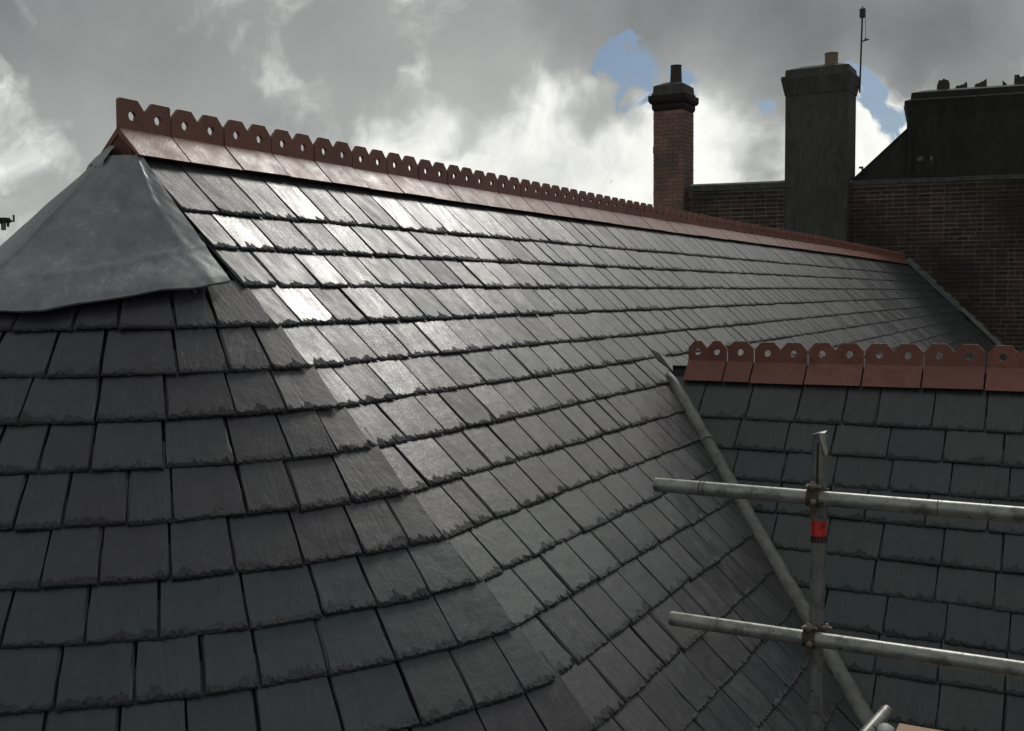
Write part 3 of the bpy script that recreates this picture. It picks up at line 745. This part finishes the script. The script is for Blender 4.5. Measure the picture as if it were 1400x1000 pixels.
def broken_pot(e, r, hh, seed):
    rnd = random.Random(seed); m = MB(); n = 16; c = WO + ew * e + dw * .5 + Z * 3.50; Vs = []
    for rr_, zz in ((r, 0), (r * .97, 1)):
        for k in range(n):
            t = 2 * math.pi * k / n
            z = 0 if not zz else hh * (.62 + .38 * (.5 + .5 * math.sin(t + seed)) ** 1.3) * rnd.uniform(.8, 1.1)
            Vs.append(c + (ew * math.cos(t) + dw * math.sin(t)) * rr_ + Z * z)
    Vs += [c + (v - c) * .86 + Z * (v - c).z * .14 for v in Vs[n:]] + [c + (ew * math.cos(2 * math.pi * k / n) + dw * math.sin(2 * math.pi * k / n)) * r * .86 + Z * .01 for k in range(n)]
    m.add(Vs, [(k, (k + 1) % n, n + (k + 1) % n, n + k) for k in range(n)] + [(n + k, n + (k + 1) % n, 2 * n + (k + 1) % n, 2 * n + k) for k in range(n)] + [(2 * n + k, 2 * n + (k + 1) % n, 3 * n + (k + 1) % n, 3 * n + k) for k in range(n)])
    tag(build(m, 'broken_pot', M_POTD, c3), label='broken stump of a chimney pot')
for e, r, hh, sd_ in ((.58, .125, .26, 3), (.92, .115, .19, 1), (1.28, .115, .20, 2), (1.72, .04, .17, 5), (2.02, .13, .30, 6), (2.4, .12, .3, 8), (2.8, .12, .2, 9)): broken_pot(e, r, hh, sd_)
for (e0, z0, ww, hh) in ((.09, 2.09, .13, .10), (.33, 2.10, .06, .10), (.36, 2.02, .02, .08)):
    m = MB(); k_ = 9; cx, cz = e0 + ww / 2, z0 + hh / 2
    ol = [(cx + ww / 2 * math.cos(6.283 * i / k_) * R(.8, 1.15), cz + hh / 2 * math.sin(6.283 * i / k_) * R(.8, 1.15)) for i in range(k_)]
    Vs = [WO + ew * a - dw * -.026 + Z * b for a, b in ol] + [WO + ew * a + dw * .034 + Z * b for a, b in ol]
    m.add(Vs, [tuple(range(k_)), tuple(range(k_))[::-1]] + [(i, k_ + i, k_ + (i + 1) % k_, (i + 1) % k_) for i in range(k_)])
    build(m, 'plaster_patch', M_PATCH, c3)
gb = MB()
prof = [(-1.12, 1.0), (-1.12, 1.80), (-.1, 2.755), (.9, 3.1), (.9, 1.0)]
Vs = [WO + ew * a + dw * .10 + Z * b for a, b in prof] + [WO + ew * a + dw * 6 + Z * b for a, b in prof]
gb.add(Vs, [tuple(range(5)), tuple(range(5, 10))[::-1]] + [(i, 5 + i, 5 + (i + 1) % 5, (i + 1) % 5) for i in range(5)])
gbo = build(gb, 'gable_wall', M_SOOT, None)
gbt = thing('gable', 'dark sloping gable between the broad chimney and the wide stack', 'gable', gbo.location)
gbo.parent = gbt; gbo.location = (0, 0, 0)
m = MB(); pv = [WO + ew * a + dw * .07 + Z * (b + .004) for a, b in ((-1.14, 1.785), (-.1, 2.757))]
m.box(pv[0], (pv[1] - pv[0]).normalized(), dw, ew.cross(dw), 0, (pv[1] - pv[0]).length, 0, .12, 0, .02); build(m, 'verge_strip', M_DARKM, gbt)
m = MB(); q = WO + ew * -.98 + dw * .12 + Z * 1.93; m.box(q, ew, dw, Z, 0, .04, 0, .04, 0, .12); m.box(q, ew, dw, Z, -.05, 0.0, 0, .04, .08, .12); build(m, 'iron_hook', M_DARKM, gbt)
# aerial mast behind the broad chimney
am = thing('aerial_mast', 'thin aerial mast with a small box on top, on the broad chimney', 'aerial', P(-1.05, 20.05, 3.9))
mb0, mt0 = P(-1.085, 19.95, 3.6), P(-1.05, 19.95, 5.30)
m = MB(); m.tube([mb0, mt0], .018, 10); build(m, 'pole', M_DARKM, am)
m = MB(); m.box(mt0, X, Y, Z, -.05, .06, -.05, .05, -.17, .0); build(m, 'head_box', M_DARKM, am)
m = MB(); m.box(mt0, X, Y, Z, -.012, .012, -.012, .012, 0, .05); build(m, 'tip', M_DARKM, am)
m = MB(); m.tube([mt0 + X * .055 - Z * .17, mt0 + X * .068 - Z * .4, mt0 + X * .072 - Z * .62], .005, 6); build(m, 'hanging_cable', M_DARKM, am)
m = MB(); m.tube([mt0 + X * -.01 - Z * .66, mt0 + X * .14 - Z * .63], .014, 8); m.box(mt0 + X * .07 - Z * .645, X, Y, Z, -.02, .02, -.02, .02, 0, .04); build(m, 'cross_arm', M_DARKM, am)
m = MB(); m.box(P(-1.10, 19.95, 3.70), X, Y, Z, -.10, .01, -.02, .02, 0, .03); build(m, 'bracket', M_DARKM, am)

# ------------------------------------------------------------------ scaffold
sc = thing('scaffold', 'steel tube scaffold with two guard rails in front of the side wing', 'scaffold', P(2.467, .2, -H))
d_s = (P(2.4633, .2878, -.9976) - P(2.4682, .2177, -1.9576)).normalized()
st = P(2.4633, .2878, -1.0)
m = MB(); m.tube([st - d_s * 7.9, st], .02415, 28, cap=False); m.pipe_end(st, d_s, .02415, .020, .3)
tag(build(m, 'standard', M_GALVD, sc, None, True), label='dull grey upright tube')
# torn metal lip and slot on top of the upright
m = MB(); m.add([st + Vector(v) for v in ((-.026, -.02, .004), (.0, -.026, .012), (.018, -.02, .012), (.028, -.02, -.055), (.020, -.026, -.060), (.004, -.028, -.004), (-.006, -.018, -.002))], [(0, 1, 2, 3, 4, 5, 6)])
m.add([st + Vector(v) for v in ((-.026, -.02, .004), (.0, -.026, .012), (.018, -.02, .012), (.016, .018, .016), (-.01, .02, .010))], [(0, 1, 2, 3, 4)])
tag(build(m, 'torn_lip', M_GALV, sc), label='torn bright lip at the top of the upright')
toc = (CP - st); toc.z = 0; toc.normalize(); rt = Vector((-toc.y, toc.x, 0))
m = MB(); m.box(st - d_s * .17 + toc * .0235 - rt * .008, rt, toc, d_s, -.0035, .0035, -.004, .0015, 0, .15); build(m, 'slot', M_BLACK, sc)
rails = []
for (h, u, w_l, lbl) in ((-1.192, .220, 1.92, 'upper weathered guard rail'), (-1.6426, .1865, 1.99, 'lower weathered guard rail')):
    L_ = P(w_l, u, h); Rr = P(7.5, u, h); m = MB(); npt = 40
    pts = [L_ + (Rr - L_) * i / npt for i in range(npt + 1)]
    m2 = MB(); m2.tube([Vector((0, 0, (p - L_).length)) for p in pts], .02415, 28, cap=False)
    m2.pipe_end(Vector((0, 0, 0)), Vector((0, 0, -1)), .02415, .0205, .25)
    me = m2.data('guard_rail', M_GALV); o = bpy.data.objects.new('guard_rail', me); C.objects.link(o); o.parent = sc
    for p_ in me.polygons: p_.use_smooth = True
    o.location = L_ - parent_origin(sc); o.rotation_euler = (0, math.pi / 2, 0); o['label'] = lbl; rails.append((h, u))
for q in range(3):   # dark ring scratches on the upper rail
    w_ = (2.08, 2.095, 2.83)[q]; m = MB(); m.tube([P(w_, .220, -1.192), P(w_ + .0025, .220, -1.192)], .0246, 28, cap=False); build(m, 'scratch_ring', M_RUST, sc)
def coupler(h, u, extra):
    c0 = P(2.4655, u, h); k = MB()
    k.tube([c0 - X * .022 - X * .005, c0 + X * .017 - X * .005], .0295, 20)                        # band round the rail
    k.tube([c0 + Y * .054 - d_s * .022, c0 + Y * .054 + d_s * .022], .0295, 20)                   # band round the upright
    k.box(c0 - X * .006, X, Y, Z, -.02, .02, -.004, .05, .018, .034)
    o = build(k, 'coupler', M_RUST, sc)
    bx = c0 + Z * .030 - X * .006
    def bolt(p, d, l, r):
        b = MB(); b.tube([p, p + d * l * .25, p + d * (l * .25 + .001), p + d * (l * .65), p + d * (l * .65 + .001), p + d * l], [r * .55, r * .55, r, r, r * .5, r * .5], 8); build(b, 'bolt', M_COUP, o)
    bolt(bx - Y * .026 + Z * .002, Z, .024, .0115); bolt(bx - X * .020 + Z * .006, X, .042, .0115); bolt(bx - X * .022 + Z * .008 - Y * .02, X, .014, .009); bolt(c0 - Y * .028 - Z * .006, -Y, .018, .010)
    f = MB(); f.frus(c0 - Y * .030, X, Y, Z, (-.006, .004, -.010, .004), -.05, (-.016, .010, -.004, .004), -.015); build(f, 'flap', M_RUST, o)
    if extra:
        ex = c0 + X * .040 + Z * .026 + Y * .03; bolt(ex, Z, .020, .008); bolt(ex + Z * .008 - X * .014, X, .030, .0075)
for i, (h, u) in enumerate(rails): coupler(h, u, i == 1)
# red identification sleeve: photo rows 716-737 red, 738-746 black
def on_std(hh): return st + d_s * ((hh + 1.0) / d_s.z)
sm_ = MB(); sm_.tube([on_std(-1.323), on_std(-1.273)], .0250, 28, cap=False); so = build(sm_, 'label_sleeve', M_RED, sc, None, True); so['label'] = 'red printed sleeve round the upright'
sb = MB(); sb.tube([on_std(-1.344), on_std(-1.3235)], .0250, 28, cap=False); sbo = build(sb, 'label_band', M_BLACK, sc, None, True); sbo['label'] = 'black strip with red figures under the red sleeve'
def on_surf(hh, ang, r=.02535):
    a = toc * math.cos(ang) + rt * math.sin(ang); return on_std(hh) + a * r
def printbar(mb, h0, h1, a0, a1):
    n = 4; V = []
    for i in range(n + 1):
        a = a0 + (a1 - a0) * i / n; V += [on_surf(h0, a), on_surf(h1, a)]
    mb.add(V, [(2 * i, 2 * i + 1, 2 * i + 3, 2 * i + 2) for i in range(n)])
pb = MB()
rr0 = random.Random(3)
for row in range(9):
    hh = -1.278 - row * .0048
    a = -1.1
    while a < -.45:
        ln = rr0.uniform(.08, .26); printbar(pb, hh, hh - .0022, a, min(a + ln, -.42)); a += ln + .07
for (hh, a0, a1, hgt_) in ((-1.276, .15, .95, .002), (-1.283, .25, .85, .010), (-1.297, .15, .8, .002), (-1.312, .5, 1.0, .004)): printbar(pb, hh, hh - hgt_, a0, a1)
build(pb, 'print', M_DRED, so)
def text(body, h, ang, size, mat, parent):
    cu = bpy.data.curves.new('lettering', 'FONT'); cu.body = body; cu.size = size; cu.align_x = 'CENTER'; cu.align_y = 'CENTER'; cu.extrude = .0002
    tmp = bpy.data.objects.new('lettering', cu); C.objects.link(tmp)
    dg = bpy.context.evaluated_depsgraph_get(); me = bpy.data.meshes.new_from_object(tmp.evaluated_get(dg)); bpy.data.objects.remove(tmp)
    me.materials.clear(); me.materials.append(mat)
    o = bpy.data.objects.new('lettering', me); C.objects.link(o); o.parent = parent
    n = toc * math.cos(ang) + rt * math.sin(ang); xx = d_s.cross(n).normalized(); yy = n.cross(xx)
    M_ = Matrix(((xx.x, yy.x, n.x), (xx.y, yy.y, n.y), (xx.z, yy.z, n.z)))
    o.rotation_euler = M_.to_euler(); o.location = on_surf(h, ang, .0258) - parent_origin(parent)
text('1', -1.334, -.62, .018, M_PINK, sbo); text('12', -1.334, .02, .017, M_PINK, sbo); text('K', -1.334, .75, .016, M_PINK, sbo)
# short tube poking up beside the platform
t0, t1 = P(2.6043, .7965, -2.0702), P(2.43, .20, -2.22)
dt = (t0 - t1).normalized(); m = MB(); m.tube([t1, t0], .02415, 24, cap=False); m.pipe_end(t0, dt, .02415, .02, .2)
tag(build(m, 'transom', M_GALV, sc, None, True), label='short grey tube end low beside the board')
# board
bo = MB(); A_ = P(2.6887, .5058, -1.9945)
bo.box(A_, X, -Y, Z, 0, 1.6, 0, .225, -.038, 0)
bd = tag(build(bo, 'scaffold_board', M_WOOD), 'new pale timber board lying at the bottom right corner', 'board')
pl = MB(); pl.tube([A_ + Vector((-.03, -.01, -.03)), A_ + Vector((-.035, -.06, -.012)), A_ + Vector((-.03, -.12, -.02))], [.02, .028, .02], 12)
tag(build(pl, 'white_bundle', M_PALE, None, None, True), 'small pale rounded bundle beside the corner of the new timber board', 'bundle')

# ------------------------------------------------------------------ far scaffold end at the left edge
fs_ = thing('far_scaffold', 'dark scaffold tube ends with a coupler in the sky at the left edge', 'scaffold', P(-7.25, 4.4, -H))
q0 = P(-7.222, 4.412, .31)
m = MB(); m.tube([q0 - Z * .095, q0 + Z * .02], .026, 14); build(m, 'short_stub', M_GALVD, fs_)
m = MB(); m.tube([P(-9.5, 3.6, .275), P(-7.21, 4.38, .305)], .0242, 12); build(m, 'ledger', M_DARKM, fs_)
m = MB(); m.tube([P(-9.4, 3.7, -H), P(-9.4, 3.7, .9)], .0242, 12); build(m, 'standard', M_DARKM, fs_)
m = MB(); m.box(q0, CR, Y, Z, -.04, .05, -.03, .03, -.02, .04); m.tube([q0 + CR * .03 + Z * .02, q0 + CR * .09 + Z * .005], .014, 8); m.tube([q0 + CR * .07 + Z * -.0, q0 + CR * .115 + Z * .0, q0 + CR * .115 + Z * .07], .011, 8); m.tube([q0 + CR * .05 - Z * .02, q0 + CR * .05 - Z * .06], .014, 8)
build(m, 'coupler', M_DARKM, fs_)

scene.render.engine = 'CYCLES'
